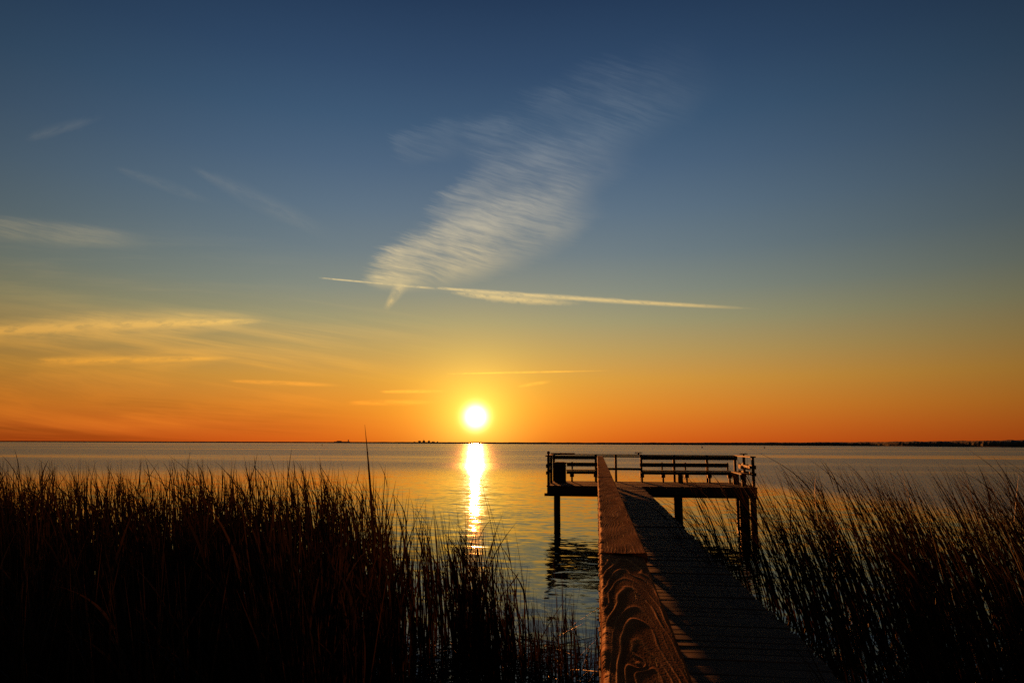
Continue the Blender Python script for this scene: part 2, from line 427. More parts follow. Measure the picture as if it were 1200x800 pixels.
def water_mat():
    m, t, out = new_mat('lake_water')
    g, x, y, z = pos_xyz(t)
    dist = (x * x + y * y).sqrt()
    far = sstep(dist * (sstep(x, 5.0, 22.0) * 1.5 + 1.0), 48.0, 95.0)
    # wind lanes: ruffled water lies in bands along the shore
    lanes = noise(vec(x * 0.010, y * 0.060, 4.0), 1.0, 4, 0.6)
    lanes2 = noise(vec(x * 0.0022, y * 0.016, 8.0), 1.0, 4, 0.6)
    ruff = (far * (sstep(lanes2, 0.34, 0.52) * 0.72 + 0.28) + (1.0 - far) * sstep(lanes, 0.52, 0.70) * 0.22).clamp()
    def slope(v, sc, det, ro):
        n = t.nodes.new('ShaderNodeVectorMath'); n.operation = 'SUBTRACT'
        t.links.new(noise(v, sc, det, ro, color=True), n.inputs[0]); n.inputs[1].default_value = (0.5, 0.5, 0.5); return n.outputs[0]
    def sc(v, k):
        n = t.nodes.new('ShaderNodeVectorMath'); n.operation = 'SCALE'; t.links.new(v, n.inputs[0]); Ex.wire(n.inputs['Scale'], k); return n.outputs[0]
    def ad(a, b):
        n = t.nodes.new('ShaderNodeVectorMath'); n.operation = 'ADD'; t.links.new(a, n.inputs[0])
        if isinstance(b, tuple): n.inputs[1].default_value = b
        else: t.links.new(b, n.inputs[1])
        return n.outputs[0]
    wx = noise(vec(x * 0.15, y * 0.15, 1.0), 1.0, 2) * 2.0
    s1 = slope(vec(x * 0.55 + y * 0.12 + wx, y * 1.6, 0.0), 1.0, 2, 0.5)       # long low swells
    s2 = slope(vec(x * 2.2 + y * 0.5, y * 5.2 + wx, 7.0), 1.0, 3, 0.5)         # ripples
    s3 = slope(vec(x * 9.0, y * 15.0, 3.0), 1.0, 2, 0.5)                       # cat's-paws
    near = ad(sc(s1, 0.10), sc(s2, 0.175))
    allv = ad(near, sc(s3, ruff * 1.15 + 0.045))
    n = t.nodes.new('ShaderNodeVectorMath'); n.operation = 'MULTIPLY'; t.links.new(allv, n.inputs[0]); t.links.new(vec(0.95 - far * 0.70, 1.0, 0.0), n.inputs[1])
    v = ad(n.outputs[0], (0.0, 0.0, 1.0))
    nn = t.nodes.new('ShaderNodeVectorMath'); nn.operation = 'NORMALIZE'; t.links.new(v, nn.inputs[0])
    principled(t, out, Base_Color=(0.006, 0.009, 0.009), Roughness=ruff * 0.22 + 0.035, IOR=1.33, Specular_IOR_Level=0.5, Normal=nn.outputs[0])
    return m
M_water = water_mat()

def simple(name, c0, c1, scale=3.0, rough=0.9, bd=0.02):
    m, t, out = new_mat(name); g, x, y, z = pos_xyz(t)
    n1 = noise(vec(x, y, z), scale, 5, 0.6)
    principled(t, out, Base_Color=mixc(n1, c0, c1), Roughness=rough, Specular_IOR_Level=0.2, Normal=bump(t, n1, bd)); return m
M_mud = simple('lakebed_mud', (0.012, 0.009, 0.006), (0.035, 0.026, 0.018), 4.0)
M_land = simple('shore_soil', (0.03, 0.025, 0.018), (0.07, 0.055, 0.038), 0.05, bd=0.3)
M_tree = simple('shore_foliage', (0.030, 0.030, 0.018), (0.09, 0.075, 0.040), 0.25, bd=0.6)
M_conc = simple('tower_concrete', (0.22, 0.20, 0.18), (0.34, 0.32, 0.30), 0.1, bd=0.1)
M_bin = simple('bin_planks', (0.020, 0.015, 0.012), (0.05, 0.038, 0.030), 14.0, bd=0.003)
M_metal = simple('fitting_metal', (0.10, 0.035, 0.020), (0.22, 0.075, 0.035), 60.0, 0.5, 0.001)
M_buoy = simple('buoy_paint', (0.05, 0.04, 0.03), (0.10, 0.06, 0.04), 3.0, 0.6)

# ------------------------------------------------------------------ setting: water, lakebed, far shore
def disc(name, rad_list, z, mat, segs=96, fn=None):
    vs = [(0, 0, z)]; qs = []; ts = []
    for r in rad_list:
        for k in range(segs):
            a = 2 * math.pi * k / segs; x, y = r * math.cos(a), r * math.sin(a)
            vs.append((x, y, fn(x, y) if fn else z))
    for k in range(segs): ts.append((0, 1 + k, 1 + (k + 1) % segs))
    for i in range(len(rad_list) - 1):
        o0, o1 = 1 + i * segs, 1 + (i + 1) * segs
        for k in range(segs): qs.append((o0 + k, o1 + k, o1 + (k + 1) % segs, o0 + (k + 1) % segs))
    return link(name, np_mesh(name, vs, qs, True, tris=ts), mat)
lake = disc('lake_water', [5, 20, 80, 300, 1200, 5000, 20000, 60000], 0.0, M_water)
tag(lake, 'calm lake reaching to the horizon under the low sun', 'water', kind='structure')
def bed_z(x, y):
    if math.hypot(x, y) > 60: return -2.5
    t = min(1, max(0, (3.2 - y) / 4.5)); t = t * t * (3 - 2 * t)
    return -0.55 + t * 1.05 + 0.04 * math.sin(3 * x) * math.cos(2.3 * y)
bed = disc('lakebed_terrain', [1, 2, 3, 4, 5, 6, 8, 10, 13, 16, 20, 30, 45, 61, 300, 3000, 62000], bed_z(0, 0), M_mud, 72, bed_z)
tag(bed, 'dark muddy lakebed sloping up to the near bank', 'ground', kind='structure')

# low far shore: distance and tree height along the horizon
SH_PX = [-260, 0, 200, 400, 480, 560, 640, 700, 800, 900, 1000, 1100, 1200, 1330, 1480]
SH_D = [5200, 5000, 4400, 3500, 2900, 2500, 2000, 1800, 1500, 1230, 1030, 870, 740, 610, 480]
SH_H = [8.0, 8, 7, 6.5, 6.2, 5.8, 5.4, 5.2, 5.2, 5.6, 6, 7.0, 8.2, 8, 7.0]
def shore():
    px = np.linspace(-260, 1480, 1200); D = np.interp(px, SH_PX, SH_D); H = np.interp(px, SH_PX, SH_H)
    D = D * (1 + 0.012 * np.sin(px * 0.021) + 0.008 * np.sin(px * 0.057 + 1))
    def noise1(p, f, s): return np.interp(p * f + s * 31.7, np.arange(4000), np.random.default_rng(s).random(4000))
    pp = px + 300
    # soil strip
    rows = []
    for k, (dd, zz) in enumerate([(0, -0.4), (4, 0.5), (14, 0.9), (140, 1.2), (170, -0.5)]):
        F = D + dd; P = HEAD[None] * F[:, None] + SIDE[None] * (F * (px - 600) / 809.0)[:, None]; P[:, 2] = zz; rows.append(P)
    V = np.stack(rows, 1); n, m = V.shape[:2]
    q = [(i * m + j, (i + 1) * m + j, (i + 1) * m + j + 1, i * m + j + 1) for i in range(n - 1) for j in range(m - 1)]
    o = link('shore_land', np_mesh('shore_land', V.reshape(-1, 3), q, False), M_land)
    tag(o, 'low land strip along the far side of the lake', 'land', kind='structure')
    # lumpy belt of bushes and trees on it
    rows = []
    for k, (dd, hh) in enumerate([(8, 0.0), (9, 0.35), (12, 0.62), (20, 0.85), (38, 1.0), (70, 0.97), (110, 0.7), (118, 0.0)]):
        lump = 0.80 + 0.12 * noise1(pp, 0.09, 3 + k // 2) + 0.07 * noise1(pp, 0.45, 11 + k) + 0.05 * noise1(pp, 1.1, 21 + k)
        F = D + dd + 3 * noise1(pp, 0.6, 40 + k)
        P = HEAD[None] * F[:, None] + SIDE[None] * (F * (px - 600) / 809.0)[:, None]; P[:, 2] = 0.6 + H * hh * lump; rows.append(P)
    V = np.stack(rows, 1); n, m = V.shape[:2]
    q = [(i * m + j, (i + 1) * m + j, (i + 1) * m + j + 1, i * m + j + 1) for i in range(n - 1) for j in range(m - 1)]
    o = link('treeline', np_mesh('treeline', V.reshape(-1, 3), q, True), M_tree)
    tag(o, 'dark low belt of trees on the far shore, higher towards one end', 'trees', kind='stuff')
shore()

# ------------------------------------------------------------------ far skyline, buoys
def tower(px, F, w, h, label, steps, mast=0):
    w, h, mast = w * 0.7, h * 0.62, mast * 0.7
    x, y, _ = ground(px, F); mb = MB()
    z = 0.0; cw = w
    for (fw, fh) in steps:
        mb.box((-w * fw / 2, -w * fw * 0.35, z), (w * fw / 2, w * fw * 0.35, z + h * fh), bev=0.4); z += h * fh + 0.003
    if mast: mb.box((-0.8, -0.8, z), (0.8, 0.8, z + mast), bev=0.2)
    o = mb.build('tower_block', M_conc); o.location = (x, y, 0.4)
    return tag(o, label, 'building', 'towers of the city skyline')
tower(497, 6000, 34, 40, 'tallest stepped tower of the tiny city skyline on the horizon', [(1, .55), (.7, .3), (.4, .15)], 14)
tower(492, 6080, 30, 34, 'flat-topped tower beside the tallest one in the tiny skyline', [(1, .9), (.6, .1)])
tower(503, 5950, 26, 36, 'slender tower with a mast in the tiny city skyline', [(1, .8), (.5, .2)], 10)
tower(508, 6050, 36, 24, 'squat block at the sunward end of the tiny skyline', [(1, .8), (.8, .2)])
tower(486, 6000, 40, 20, 'broad low block at the edge of the tiny skyline away from the sun', [(1, .7), (.5, .3)])
tower(513, 6100, 22, 26, 'narrow stepped block apart from the skyline, next to the sun glitter', [(1, .6), (.6, .4)])
mb = MB(); mb.box((-45, -15, 0), (45, 15, 9), bev=0.5); mb.box((-30, -10, 9.003), (-5, 10, 13), bev=0.5); mb.box((38, -3, 9.003), (42, 3, 20), bev=0.4)
o = mb.build('waterfront_hall', M_conc); o.location = (*ground(401, 4200)[:2], 0.4)
tag(o, 'long low hall with a chimney on the far shore near the tall lone reed', 'building')
def buoy(px, F, h, label):
    x, y, _ = ground(px, F); mb = MB()
    mb.post((0, 0, -0.4), (0, 0, h * 0.35), 0.55, 0.5, 12, 3, 0.0); mb.post((0, 0, h * 0.34), (0, 0, h), 0.30, 0.16, 10, 3, 0.0)
    o = mb.build('channel_buoy', M_buoy); o.location = (x, y, 0); tag(o, label, 'buoy', 'buoys out on the lake')
buoy(378, 620, 1.6, 'tiny dark buoy on the lake near the tall lone reed')
buoy(823, 470, 1.1, 'tiny dark buoy on the lake above the middle of the long bench')
buoy(896, 470, 1.1, 'tiny dark buoy on the lake just beyond the outer corner of the platform')

# ------------------------------------------------------------------ pier
DZ = 1.35                       # deck top above the water
WX0, WX1 = 0.002, 1.49          # walkway edges
walk = thing('boardwalk', 'narrow wooden boardwalk of dark cross planks leading out to the platform', 'boardwalk', (0.73, 4.0, 0))
def at_parent(o, par):
    o.matrix_parent_inverse = Matrix.Translation(-Vector(par.location)); return o
mb = MB(); y = -1.6
while y < 24.15:
    w = 0.138 + random.uniform(-0.003, 0.003); gap = random.uniform(0.008, 0.017)
    rot = Matrix.Rotation(R(random.gauss(0, 0.25)), 3, 'Z') @ Matrix.Rotation(R(random.gauss(0, 0.9)), 3, 'X') @ Matrix.Rotation(R(random.gauss(0, 0.25)), 3, 'Y')
    dz = random.gauss(0, 0.0032)
    mb.box((WX0 + random.uniform(-0.012, 0.008), y, DZ - 0.038 + dz), (WX1 + random.uniform(-0.02, 0.02), y + w, DZ + dz), bev=0.007, rot=rot)
    y += w + gap
at_parent(mb.build('decking', M_deck, walk), walk)
for xx in (WX0 + 0.05, 0.72, WX1 - 0.09):
    at_parent(MB().box((xx, -1.6, DZ - 0.24), (xx + 0.045, 24.1, DZ - 0.046)).build('joist', M_beam, walk), walk)
for yy in (0.6, 3.6, 6.7, 9.8, 12.9, 16.0, 19.1, 22.2):
    at_parent(MB().box((WX0 + 0.01, yy - 0.05, DZ - 0.40), (1.62, yy + 0.05, DZ - 0.245), jig=0.004).build('cross_beam', M_beam, walk), walk)
    for xx in (0.18, 1.30):
        at_parent(MB().post((xx, yy + 0.16, -1.2), (xx, yy + 0.16, DZ - 0.26), 0.10, 0.095).build('piling', M_pile, walk, True), walk)

# handrail along one side of the boardwalk
rail = thing('handrail', 'weathered handrail with a broad grained cap board glowing orange in the sun', 'handrail', (0.09, 4.0, DZ))
def cap_board(y0, y1, w, z, dy, dt, seed, spacing, amp, arch, label=None, tilt=0.0, slope=0.0):
    g = np.random.default_rng(seed)
    th = 0.038; rl, rr = 0.011, 0.007
    # profile: up the outer side, over the rounded shoulder, across, down the inner side
    P = [(0, -th), (0, -th * 0.75), (0, -th * 0.5)]
    for a in np.linspace(0, 90, 7): P.append((rl - rl * math.cos(R(a)), -rl + rl * math.sin(R(a))))
    P += [(x, 0) for x in np.arange(rl + dt, w - rr, dt)]
    for a in np.linspace(90, 0, 5): P.append((w - rr + rr * math.cos(R(a)), -rr + rr * math.sin(R(a))))
    P += [(w, -th * 0.6), (w, -th)]
    P = np.array(P); d = np.gradient(P, axis=0); N = np.stack([-d[:, 1], d[:, 0]], 1); N /= np.linalg.norm(N, axis=1, keepdims=True) + 1e-9
    S = np.arange(y0, y1, dy); S = np.append(S, y1)
    s = S[:, None]; t = P[None, :, 0] - np.clip(-P[None, :, 1], 0, 1) * np.where(P[None, :, 0] < w / 2, 1.0, -1.0)   # unrolled across
    def smooth(n, L):
        k = np.interp(np.linspace(0, n, len(S)), np.arange(n + 2), g.standard_normal(n + 2)); ker = np.hanning(max(5, len(S) // (n * 2))); ker /= ker.sum()
        return np.convolve(np.pad(k, len(ker), mode='edge'), ker, 'same')[len(ker):-len(ker)][:len(S)]
    nS = max(6, int((y1 - y0) * 9))
    w1, w2, w3 = (smooth(nS, 0)[:, None] for _ in range(3)); w4 = smooth(nS * 3, 0)[:, None]
    # growth-ring field: distance to a pith line that dives and wanders under the board
    t0 = arch['t0'] + 0.006 * w1
    depth = 0.012 + arch['k'] * np.abs(s - arch['s0']) + 0.0022 * w2
    Fd = np.sqrt((t - t0) ** 2 * arch.get('sx', 1.0) + depth ** 2) + 0.0018 * w3 * np.sin(t * 45 + s * 5) + 0.0005 * w4 * np.cos(t * 90) + 0.0012 * np.sin(s * 17 + 2.0 * np.sin(s * 3.7) + t * 30 + seed)
    for (ks, kt, kr, ka) in arch.get('knots', []):
        r2 = ((s - ks) / (kr * 2.2)) ** 2 + ((t - kt) / kr) ** 2
        Fd = Fd + ka * np.exp(-r2)
    ph = Fd / spacing; fr = ph - np.floor(ph)
    rid = np.exp(-((fr - 0.5) / 0.11) ** 2)
    ring_amp = 0.55 + 0.9 * np.interp(np.floor(ph), np.arange(-5, 300), g.random(305))
    ero = 0.7 + 0.5 * np.tanh(smooth(nS, 0))[:, None]
    h = amp * rid * ring_amp * ero
    h = h + 0.00025 * g.standard_normal(h.shape) * 0.5
    # worn hollows and cup
    big = 0.0012 * np.sin(s * 2.9 + 1.5 * np.sin(s * 1.3) + t * 22 + seed) + 0.0004 * np.sin(s * 9.0 + 2 * np.sin(s * 2.1) - t * 40 + 2 * seed) - 0.0018 * np.sin(np.pi * np.clip(t / w, 0, 1))
    h = h + big
    edgew = np.exp(-(np.clip(t, -0.05, w) / 0.012) ** 2) * (0.0010 * w4 + 0.0022 * w2 + 0.0003 * g.standard_normal((len(S), 1)))
    h = h + edgew
    X = P[None, :, 0] + N[None, :, 0] * h; Z = P[None, :, 1] + N[None, :, 1] * h + tilt * (P[None, :, 0] - w / 2) + slope * (s - y1)
    V = np.stack([X + 0.004, np.broadcast_to(s, X.shape), Z + z], -1); n, m = V.shape[:2]
    ii, jj = np.meshgrid(np.arange(n - 1), np.arange(m - 1), indexing='ij'); q = np.stack([ii * m + jj, ii * m + jj + 1, (ii + 1) * m + jj + 1, (ii + 1) * m + jj], -1).reshape(-1, 4)
    late = (rid * ring_amp * 0.8).reshape(-1); wear = np.broadcast_to(np.exp(-(np.abs(t) / 0.008) ** 2), X.shape).reshape(-1)
    V = V.reshape(-1, 3); tris = []
    for e in (0, n - 1):                                  # close the two ends and the underside
        c = len(V); V = np.vstack([V, V[e * m:(e + 1) * m].mean(0)]); late = np.append(late, 0.2); wear = np.append(wear, 0)
        for j in range(m - 1): tris.append((c, e * m + j, e * m + j + 1) if e else (c, e * m + j + 1, e * m + j))
        tris.append((c, e * m + m - 1, e * m) if e else (c, e * m, e * m + m - 1))
    ub = np.stack([np.arange(n - 1) * m + m - 1, np.arange(n - 1) * m, np.arange(1, n) * m, np.arange(1, n) * m + m - 1], -1)
    q = np.vstack([q, ub])
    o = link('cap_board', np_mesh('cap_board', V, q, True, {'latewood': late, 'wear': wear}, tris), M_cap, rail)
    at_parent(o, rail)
    if label: o['label'] = label
CZ = CAM_Z - 0.424
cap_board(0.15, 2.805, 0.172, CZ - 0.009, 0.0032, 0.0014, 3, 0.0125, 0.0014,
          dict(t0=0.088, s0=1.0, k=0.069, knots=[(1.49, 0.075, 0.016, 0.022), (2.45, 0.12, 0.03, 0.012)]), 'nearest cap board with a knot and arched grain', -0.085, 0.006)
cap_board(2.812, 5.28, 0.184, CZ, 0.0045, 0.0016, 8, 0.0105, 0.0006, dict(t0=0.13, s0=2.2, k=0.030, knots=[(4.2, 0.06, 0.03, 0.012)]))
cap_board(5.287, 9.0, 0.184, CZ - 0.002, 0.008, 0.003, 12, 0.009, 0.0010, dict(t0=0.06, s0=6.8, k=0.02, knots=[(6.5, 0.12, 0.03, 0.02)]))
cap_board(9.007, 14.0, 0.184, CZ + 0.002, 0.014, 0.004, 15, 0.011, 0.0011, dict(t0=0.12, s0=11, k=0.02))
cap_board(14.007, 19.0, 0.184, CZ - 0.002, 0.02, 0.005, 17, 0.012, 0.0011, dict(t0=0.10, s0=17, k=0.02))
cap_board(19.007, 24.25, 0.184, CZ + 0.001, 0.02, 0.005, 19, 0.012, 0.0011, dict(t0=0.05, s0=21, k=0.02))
for yy in np.arange(0.35, 24.3, 1.48):
    at_parent(MB().box((0.020, yy, DZ - 0.2), (0.108, yy + 0.088, CZ - 0.052), jig=0.003).build('rail_post', M_post, rail), rail)
for k in range(4):  # unseen rails added close together under the cap to keep sun off the deck
    zz = DZ + 0.120 + k * 0.2165
    at_parent(MB().box((0.112, 0.2, zz), (0.148, 24.2, zz + (0.209 if k < 3 else 0.213))).build('deck_shade_rail', M_shade_rail, rail), rail)

# fishing platform at the end
PX0, PX1, PY0, PY1 = -1.75, 5.31, 24.2, 27.25
plat = thing('fishing_platform', 'wide wooden platform on pilings at the far end of the boardwalk', 'platform', (1.9, 25.7, 0))
mb = MB(); y = PY0 + 0.02
while y < PY1 - 0.1:
    mb.box((PX0 - 0.02, y, DZ - 0.038 + random.gauss(0, .002)), (PX1 + 0.02, y + 0.138, DZ + random.gauss(0, .002)), bev=0.006); y += 0.147
at_parent(mb.build('decking', M_deck, plat), plat)
for yy in (PY0 + 0.01, PY1 - 0.06):
    at_parent(MB().box((PX0, yy, DZ - 0.27), (PX1, yy + 0.05, DZ - 0.042)).build('fascia_board', M_beam, plat), plat)
for xx in (PX0, PX1 - 0.05):
    at_parent(MB().box((xx, PY0 + 0.063, DZ - 0.27), (xx + 0.05, PY1 - 0.063, DZ - 0.042)).build('fascia_board', M_beam, plat), plat)
for xx in np.arange(PX0 + 0.6, PX1 - 0.2, 0.6):
    at_parent(MB().box((xx, PY0 + 0.065, DZ - 0.24), (xx + 0.04, PY1 - 0.065, DZ - 0.044)).build('joist', M_beam, plat), plat)
for yy in (24.28, 26.55):
    at_parent(MB().box((PX0 - 0.10, yy, DZ - 0.372), (PX1 + 0.02, yy + 0.12, DZ - 0.274), jig=0.003).build('beam', M_beam, plat), plat)
PIL = [(-1.42, 24.50, 0.115, 0.98), (2.74, 24.50, 0.15, 0.98), (4.93, 24.50, 0.165, 0.98), (5.23, 24.55, 0.11, 0.98),
       (-1.55, 26.80, 0.10, 0.98), (3.00, 26.80, 0.11, 0.98), (5.20, 26.80, 0.11, 0.98), (0.75, 26.80, 0.12, 0.98)]
for (xx, yy, rr, tt) in PIL:
    at_parent(MB().post((xx + random.uniform(-.02, .02), yy, -1.6), (xx, yy, tt), rr * 1.05, rr * 0.95, 20, 12).build('piling', M_pile, plat, True), plat)
for (xx, yy, rr, tt) in ((3.06, 26.45, 0.095, DZ + 0.30), (5.02, 26.2, 0.105, DZ + 0.34)):
    o = at_parent(MB().post((xx, yy, DZ - 0.03), (xx, yy, tt), rr, rr * 0.96, 18, 5, 0.006).build('piling_head', M_pile, plat, True), plat)
    o['label'] = 'piling head standing up through the deck'

fence = thing('platform_railing', 'dark railing of posts and boards round the outer edge of the platform', 'railing', (1.9, 27.15, DZ))
TOP = DZ + 1.035
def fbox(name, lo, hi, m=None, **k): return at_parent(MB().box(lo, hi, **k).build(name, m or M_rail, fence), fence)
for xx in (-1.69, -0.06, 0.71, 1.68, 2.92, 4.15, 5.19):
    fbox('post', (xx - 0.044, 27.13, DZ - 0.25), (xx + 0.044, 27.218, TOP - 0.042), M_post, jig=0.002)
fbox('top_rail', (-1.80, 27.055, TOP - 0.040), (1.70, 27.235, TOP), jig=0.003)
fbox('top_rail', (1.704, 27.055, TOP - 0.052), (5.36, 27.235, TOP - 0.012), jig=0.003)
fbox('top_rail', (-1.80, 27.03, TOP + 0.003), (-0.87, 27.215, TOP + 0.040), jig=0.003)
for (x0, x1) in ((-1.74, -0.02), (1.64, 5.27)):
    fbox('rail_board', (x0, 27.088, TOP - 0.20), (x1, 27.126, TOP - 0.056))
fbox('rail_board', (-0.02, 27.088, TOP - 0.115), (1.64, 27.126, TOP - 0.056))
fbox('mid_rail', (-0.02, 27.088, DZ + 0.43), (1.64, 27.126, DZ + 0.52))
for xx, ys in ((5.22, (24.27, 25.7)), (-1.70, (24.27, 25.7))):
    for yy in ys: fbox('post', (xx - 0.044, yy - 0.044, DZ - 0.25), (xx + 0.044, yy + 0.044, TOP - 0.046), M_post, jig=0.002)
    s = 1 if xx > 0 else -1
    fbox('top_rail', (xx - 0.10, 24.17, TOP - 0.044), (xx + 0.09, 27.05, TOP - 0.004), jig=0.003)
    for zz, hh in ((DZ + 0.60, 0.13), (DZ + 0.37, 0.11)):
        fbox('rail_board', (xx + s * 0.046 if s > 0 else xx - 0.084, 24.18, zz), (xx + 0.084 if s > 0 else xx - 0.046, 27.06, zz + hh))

def bench(x0, x1, legs, label, side=None):
    """plank bench: seat, backrest board and bracketed legs, facing the walkway"""
    t = thing('bench', label, 'bench', ((x0 + x1) / 2, 26.7, DZ), 'benches built along the platform railing')
    if side is None:
        mb = MB()
        for k in range(3): mb.box((x0, 26.56 + k * 0.15, DZ + 0.412), (x1, 26.70 + k * 0.15, DZ + 0.45), bev=0.006)
        mb.box((x0 + 0.01, 26.545, DZ + 0.30), (x1 - 0.01, 26.583, DZ + 0.408), bev=0.005)
        at_parent(mb.build('seat', M_rail, t), t)
        at_parent(MB().box((x0, 27.035, DZ + 0.565), (x1, 27.073, DZ + 0.715)).build('backrest', M_rail, t), t)
        for xx in legs:
            mb = MB(); mb.box((xx - 0.035, 26.64, DZ + 0.001), (xx + 0.035, 26.71, DZ + 0.185), bev=0.005)
            mb.prism([(26.60, DZ + 0.355), (26.60, DZ + 0.22), (26.635, DZ + 0.18), (26.72, DZ + 0.18), (26.85, DZ + 0.355)], 'x', xx - 0.075, xx + 0.075)
            at_parent(mb.build('leg', M_post, t), t)
            at_parent(MB().box((xx - 0.030, 26.995, DZ + 0.455), (xx + 0.030, 27.032, DZ + 0.74), bev=0.004).build('back_support', M_post, t), t)
    else:
        xs = side; d = 1 if xs > 0 else -1
        for k in range(1):
            mb = MB()
            for j in range(2): a, b = sorted((xs - d * (0.03 + j * 0.15), xs - d * (0.17 + j * 0.15))); mb.box((a, x0, DZ + 0.412), (b, x1, DZ + 0.45), bev=0.006)
            at_parent(mb.build('seat', M_rail, t), t)
        a, b = sorted((xs + d * 0.0, xs - d * 0.034)); at_parent(MB().box((a, x0, DZ + 0.565), (b, x1, DZ + 0.715)).build('backrest', M_rail, t), t)
        for yy in legs:
            mb = MB(); a = xs - d * 0.24; mb.box((a - 0.035, yy - 0.035, DZ + 0.001), (a + 0.035, yy + 0.035, DZ + 0.355), bev=0.005)
            mb.prism([(a - 0.09, DZ + 0.408), (a - 0.06, DZ + 0.24), (a + 0.06, DZ + 0.24), (a + 0.09, DZ + 0.408)], 'y', yy - 0.045, yy + 0.045)
            at_parent(mb.build('leg', M_post, t), t)
    return t
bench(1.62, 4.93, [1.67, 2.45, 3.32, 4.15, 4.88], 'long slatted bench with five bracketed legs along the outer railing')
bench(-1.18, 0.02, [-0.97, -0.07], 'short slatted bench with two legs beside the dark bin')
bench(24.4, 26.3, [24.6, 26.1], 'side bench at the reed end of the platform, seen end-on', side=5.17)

t = thing('storage_bin', 'dark boxy wooden bin standing in the corner of the platform', 'bin', (-1.40, 26.35, DZ))
mb = MB()
for k in range(4): mb.box((-1.60 + k * 0.103, 26.12, DZ + 0.03), (-1.50 + k * 0.103, 26.145, DZ + 0.69), bev=0.003)
mb.box((-1.60, 26.148, DZ + 0.001), (-1.19, 26.56, DZ + 0.69), bev=0.005)
at_parent(mb.build('body', M_bin, t), t)
mb = MB(); mb.prism([(-1.63, DZ + 0.694), (-1.16, DZ + 0.694), (-1.17, DZ + 0.735), (-1.30, DZ + 0.755), (-1.50, DZ + 0.755), (-1.62, DZ + 0.735)], 'y', 26.10, 26.59)
at_parent(mb.build('lid', M_bin, t), t)

def fitting(x, y, z, label, round_=False):
    t = thing('rail_fitting', label, 'fitting', (x, y, z), 'small fittings on the railing')
    mb = MB()
    if round_:
        mb.post((x, y, z), (x, y, z + 0.05), 0.03, 0.03, 12, 2, 0); at_parent(mb.build('stem', M_metal, t), t)
        b = bmesh.new(); bmesh.ops.create_uvsphere(b, u_segments=16, v_segments=10, radius=0.058); me = bpy.data.meshes.new('knob'); b.to_mesh(me); b.free()
        o = link('knob', me, M_metal, t); o.location = (0, 0, 0.09)
        for p in me.polygons: p.use_smooth = True
    else:
        mb.post((x, y, z), (x, y, z + 0.05), 0.035, 0.03, 12, 3, 0.002); at_parent(mb.build('stem', M_metal, t), t)
        mb = MB(); mb.prism([(x - 0.15, z + 0.075), (x - 0.13, z + 0.050), (x, z + 0.040), (x + 0.13, z + 0.050), (x + 0.15, z + 0.075), (x + 0.06, z + 0.082), (x, z + 0.072), (x - 0.06, z + 0.082)], 'y', y - 0.02, y + 0.02)
        at_parent(mb.build('horn', M_metal, t), t)
fitting(-1.70, 24.28, TOP - 0.004, 'small round knob on top of the corner post by the dark bin', True)
fitting(1.58, 27.14, TOP, 'small two-horned cleat on the top rail over the gap between the benches')
fitting(5.22, 25.7, TOP - 0.004, 'small two-horned cleat on the top rail over the reed end of the platform')

